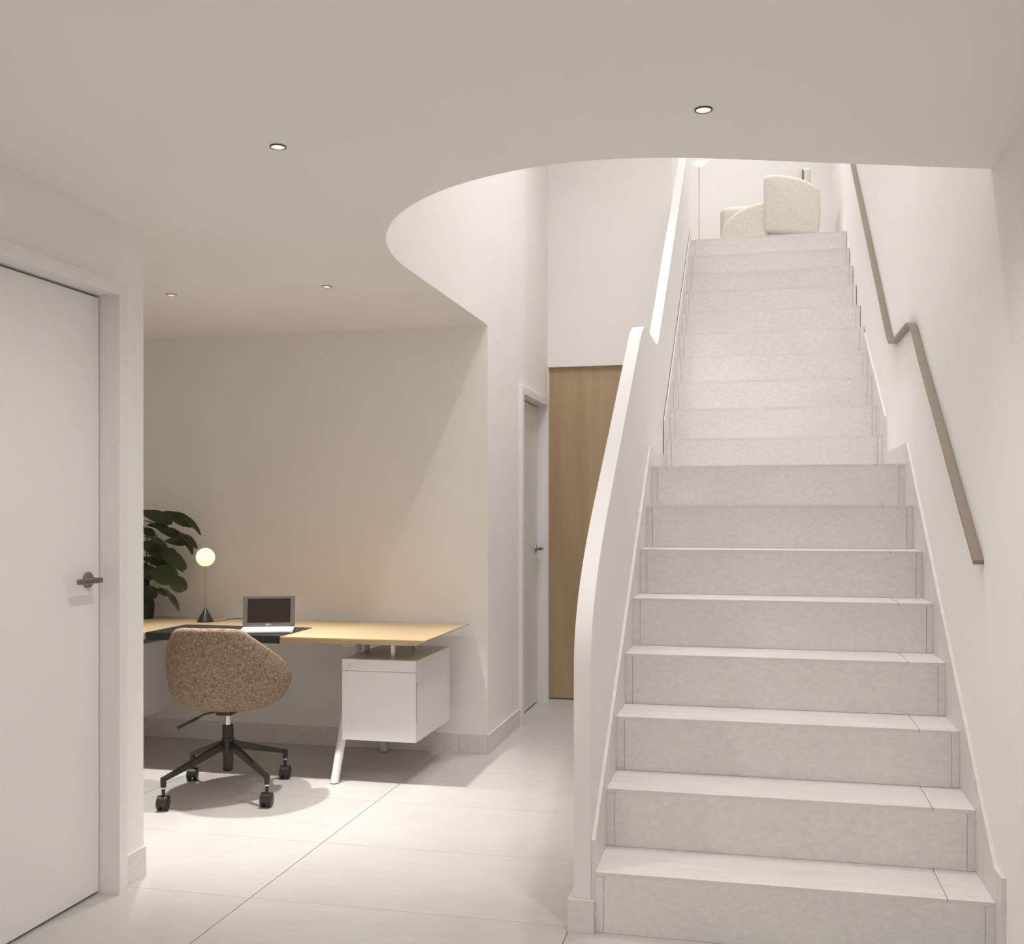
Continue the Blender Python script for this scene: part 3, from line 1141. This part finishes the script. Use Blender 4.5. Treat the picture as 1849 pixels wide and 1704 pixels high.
# seat cushion
bm = new()
b_lathe(bm, [(0, 0.418), (0.15, 0.420), (0.215, 0.432), (0.236, 0.455), (0.225, 0.478), (0.17, 0.488), (0, 0.490)], 40)
for v in bm.verts:
    v.co.y = v.co.y * 1.02 + 0.045
cpart('seat', bm, M['tweed'], deg=60)
# mechanism, gas lift, hub
bm = new()
b_box(bm, -0.034, 0.034, -0.055, 0.055, 0.366, 0.392, 0.004, 2)
cpart('mechanism', bm, M['blackplastic'])
bm = new()
b_lathe(bm, [(0, 0.28), (0.0145, 0.28), (0.0135, 0.367), (0, 0.367)], 24)
cpart('gas_lift', bm, M['chrome'])
bm = new()
b_lathe(bm, [(0, 0.106), (0.0215, 0.106), (0.0235, 0.110), (0.0250, 0.19), (0.0290, 0.19), (0.0290, 0.2555), (0.0255, 0.2575), (0.0250, 0.312), (0.0235, 0.316), (0.0150, 0.316)], 28)
cpart('column', bm, M['blackmetal'])
# height lever
bm = new()
b_tube(bm, [(-0.03, -0.03, 0.382), (-0.075, -0.085, 0.378), (-0.100, -0.110, 0.362)], 0.004, 10)
cpart('lever_rod', bm, M['blackmetal'])
bm = new()
b_tube(bm, [(-0.098, -0.108, 0.3635), (-0.165, -0.165, 0.328)], 0.0065, 12)
cpart('height_lever', bm, M['blackplastic'])
# four-star base
feet = [(-2.508, 4.104), (-2.092, 4.253), (-2.645, 4.586), (-2.228, 4.726)]
for n_, (fx, fy) in enumerate(feet):
    d = Matrix.Rotation(-CR, 2) @ Vector((fx + 2.368, fy - 4.417))
    L = d.length
    u = d / L
    perp = Vector((-u.y, u.x))
    bm = new()
    secs = [(0.020, 0.207, 0.246, 0.0105), (0.17, 0.166, 0.196, 0.0100), (L - 0.012, 0.126, 0.146, 0.0095), (L + 0.010, 0.116, 0.141, 0.0095)]
    rings = []
    for (r_, za, zb_, hw) in secs:
        rings.append([bm.verts.new((u.x * r_ + perp.x * sx * hw, u.y * r_ + perp.y * sx * hw, zz)) for sx, zz in ((-1, za), (1, za), (1, zb_), (-1, zb_))])
    for a, b in zip(rings, rings[1:]):
        for k in range(4):
            bm.faces.new((a[k], a[(k + 1) % 4], b[(k + 1) % 4], b[k]))
    bm.faces.new(rings[0])
    bm.faces.new(rings[-1])
    c = Vector((u.x * L, u.y * L))
    b_box(bm, c.x - 0.0095, c.x + 0.0095, c.y - 0.0095, c.y + 0.0095, 0.098, 0.13)
    bmesh.ops.bevel(bm, geom=list(bm.edges), offset=0.0018, segments=1, affect='EDGES')
    lg = cpart('leg', bm, M['blackmetal'], deg=25)
    bm = new()
    b_tube(bm, [(c.x, c.y, 0.060), (c.x, c.y, 0.092)], 0.0075, 12)
    cpart('castor_pin', bm, M['blackplastic'], lg)
    bm = new()
    b_tube(bm, [(c.x, c.y, 0.092), (c.x, c.y, 0.098)], 0.0085, 14)
    cpart('castor_ring', bm, M['chrome'], lg)
    # twin wheels under a hood
    wa = [0.20, 0.08, 0.24, 0.12][n_]
    ax = Vector((math.cos(wa), math.sin(wa), 0))
    fw = Vector((-ax.y, ax.x, 0))
    wc = Vector((c.x, c.y, 0.0305)) - fw * 0.004
    for s_ in (-1, 1):
        bm = new()
        b_tube(bm, [wc + ax * s_ * 0.006, wc + ax * s_ * 0.008, wc + ax * s_ * 0.021, wc + ax * s_ * 0.0245], [0.0270, 0.0300, 0.0300, 0.0250], 26)
        cpart('castor_wheel', bm, M['blackplastic'], lg)
    bm = new()
    pts = []
    for i in range(15):
        a = math.radians(-10 + 200 * i / 14)
        pts.append((math.cos(a), math.sin(a)))
    ra, rb = [], []
    for (ca, sa) in pts:
        for rr, arr in ((0.0335, ra), (0.0308, rb)):
            arr.append([bm.verts.new(wc + fw * ca * rr + Vector((0, 0, 1)) * sa * rr + ax * s_ * 0.0225) for s_ in (-1, 1)])
    for arr in (ra, rb):
        for a, b in zip(arr, arr[1:]):
            bm.faces.new((a[0], a[1], b[1], b[0]))
    for k in range(14):
        for e in (0, 1):
            bm.faces.new((ra[k][e], ra[k + 1][e], rb[k + 1][e], rb[k][e]))
    for k in (0, 14):
        bm.faces.new((ra[k][0], ra[k][1], rb[k][1], rb[k][0]))
    cpart('castor_hood', bm, M['blackplastic'], lg)

# ------------------------------------------------------------------ upper room: lounge chair and floor lamp
arm = tag(empty('lounge_chair', (0.12, 9.0, TOPF)), 'cream upholstered lounge chair with rounded wrap sides at the stair top', 'armchair')


def slab(name, pts, thick, y0, parent, bev=0.03, m='boucle'):
    """outline in (x, z), thickness along y, soft edges"""
    bm = new()
    a = [bm.verts.new((x, y0, z)) for x, z in pts]
    b = [bm.verts.new((x, y0 + thick, z)) for x, z in pts]
    bm.faces.new(a)
    bm.faces.new(list(reversed(b)))
    n_ = len(pts)
    for i in range(n_):
        bm.faces.new((a[i], b[i], b[(i + 1) % n_], a[(i + 1) % n_]))
    bmesh.ops.recalc_face_normals(bm, faces=bm.faces)
    es = [e for e in bm.edges if abs(e.verts[0].co.y - e.verts[1].co.y) < 1e-6]
    bmesh.ops.bevel(bm, geom=es, offset=bev, segments=3, affect='EDGES', profile=0.5)
    return autosmooth(obj(name, bm, M[m], parent), 50)


# near side panel: tall, dropping towards the back
pn = [(-0.048, 0.155), (0.375, 0.10)]
pn += bez((0.375, 0.10), (0.395, 0.20), (0.395, 0.33), (0.385, 0.455), 4)
pn += bez((0.385, 0.455), (0.31, 0.545), (0.18, 0.595), (0.02, 0.606), 7)
pn += bez((0.02, 0.606), (-0.03, 0.608), (-0.052, 0.60), (-0.052, 0.56), 4)
slab('side_panel', pn, 0.13, -0.30, arm, 0.03)
# low seat wrap in front of it
sw = [(-0.40, 0.0), (-0.02, 0.0), (-0.02, 0.405)]
sw += bez((-0.02, 0.405), (-0.14, 0.395), (-0.28, 0.35), (-0.36, 0.245), 7)
sw += bez((-0.36, 0.245), (-0.385, 0.20), (-0.40, 0.15), (-0.405, 0.05), 3)
slab('seat_front', sw, 0.16, -0.27, arm, 0.03)
bm = new()
b_box(bm, -0.40, 0.36, -0.20, 0.36, 0.03, 0.40, 0.05, 4)
autosmooth(obj('seat', bm, M['boucle'], arm), 50)
bm = new()
b_box(bm, -0.405, -0.10, 0.14, 0.34, 0.06, 0.425, 0.03, 3)
autosmooth(obj('far_arm', bm, M['boucle'], arm), 50)
bm = new()
b_box(bm, 0.232, 0.262, -0.02, 0.36, 0.30, 0.738, 0.013, 4)
autosmooth(obj('back_cushion', bm, M['boucle'], arm), 50)
bm = new()
b_box(bm, 0.268, 0.330, -0.02, 0.36, 0.30, 0.730, 0.027, 4)
autosmooth(obj('backrest', bm, M['boucle'], arm), 50)
bm = new()
b_box(bm, 0.260, 0.270, -0.012, 0.34, 0.32, 0.712)
obj('back_seam', bm, M['seam'], arm)

fl = PY(1262.5, 292, 9.42)
lamp2 = tag(empty('floor_lamp', (fl.x, 9.42, TOPF)), 'slender brass floor lamp with a pale dish shade at the stair top', 'lamp')
zs = fl.z - TOPF - 0.028
bm = new()
b_lathe(bm, [(0, 0), (0.13, 0), (0.13, 0.010), (0.125, 0.014), (0.0, 0.016)], 36)
autosmooth(obj('base', bm, M['palebrass'], lamp2))
bm = new()
b_tube(bm, [(0, 0, 0.012), (0, 0, zs + 0.06)], 0.0052, 12)
autosmooth(obj('stem', bm, M['palebrass'], lamp2))
bm = new()
b_lathe(bm, [(0.0, zs + 0.012), (0.03, zs + 0.012), (0.075, zs + 0.022), (0.108, zs + 0.055), (0.106, zs + 0.058), (0.072, zs + 0.027), (0.03, zs + 0.017), (0, zs + 0.017)], 40)
autosmooth(obj('shade', bm, M['glass'], lamp2))
bm = new()
b_lathe(bm, [(0.0066, zs - 0.012), (0.028, zs - 0.010), (0.034, zs + 0.010), (0.0066, zs + 0.011)], 28)
autosmooth(obj('lamp_disc', bm, M['lamp'], lamp2))

# ------------------------------------------------------------------ words for the setting
WORDS = {'floor': ('pale limestone tile floor of the lower level', 'floor'), 'ceiling': ('low white plaster ceiling with a sweeping curved cut-out', 'ceiling'),
         'wall_stairwell': ('curved white wall rising above the ceiling opening', 'wall'), 'wall_right': ('tall white wall right of the stairs carrying the handrail', 'wall'),
         'wall_rear': ('plain white wall behind the viewer', 'wall'), 'wall_alcove_side': ('white side wall at the far left of the desk alcove', 'wall'),
         'wall_left': ('white wall at the left with the near door', 'wall'), 'wall_back': ('white plaster wall behind the desk', 'wall'),
         'wall_corridor': ('white corridor wall holding the far narrow door', 'wall'), 'wall_corridor_end': ('white wall above the oak panel at the corridor end', 'wall'),
         'floor_upper': ('pale floor of the upper room at the stair top', 'floor'), 'wall_upper_far': ('bright white wall behind the cream lounge chair', 'wall'),
         'wall_upper_side': ('white side wall of the upper room', 'wall'), 'wall_upper_near': ('white wall of the upper room beside the stairwell', 'wall'),
         'ceiling_upper': ('high white ceiling over the stairwell', 'ceiling'), 'baseboard_back': ('stone baseboard tiles along the wall under the desk', 'baseboard'),
         'baseboard_corridor': ('short stone baseboard between alcove corner and far door', 'baseboard'), 'baseboard_left': ('stone baseboard beside the near left door', 'baseboard'),
         'baseboard_right': ('stone baseboard at the foot of the right wall', 'baseboard'), 'baseboard_balustrade': ('stone baseboard around the foot of the balustrade', 'baseboard')}
for name, (label, cat) in WORDS.items():
    o = bpy.data.objects[name]
    o['label'] = label
    o['category'] = cat
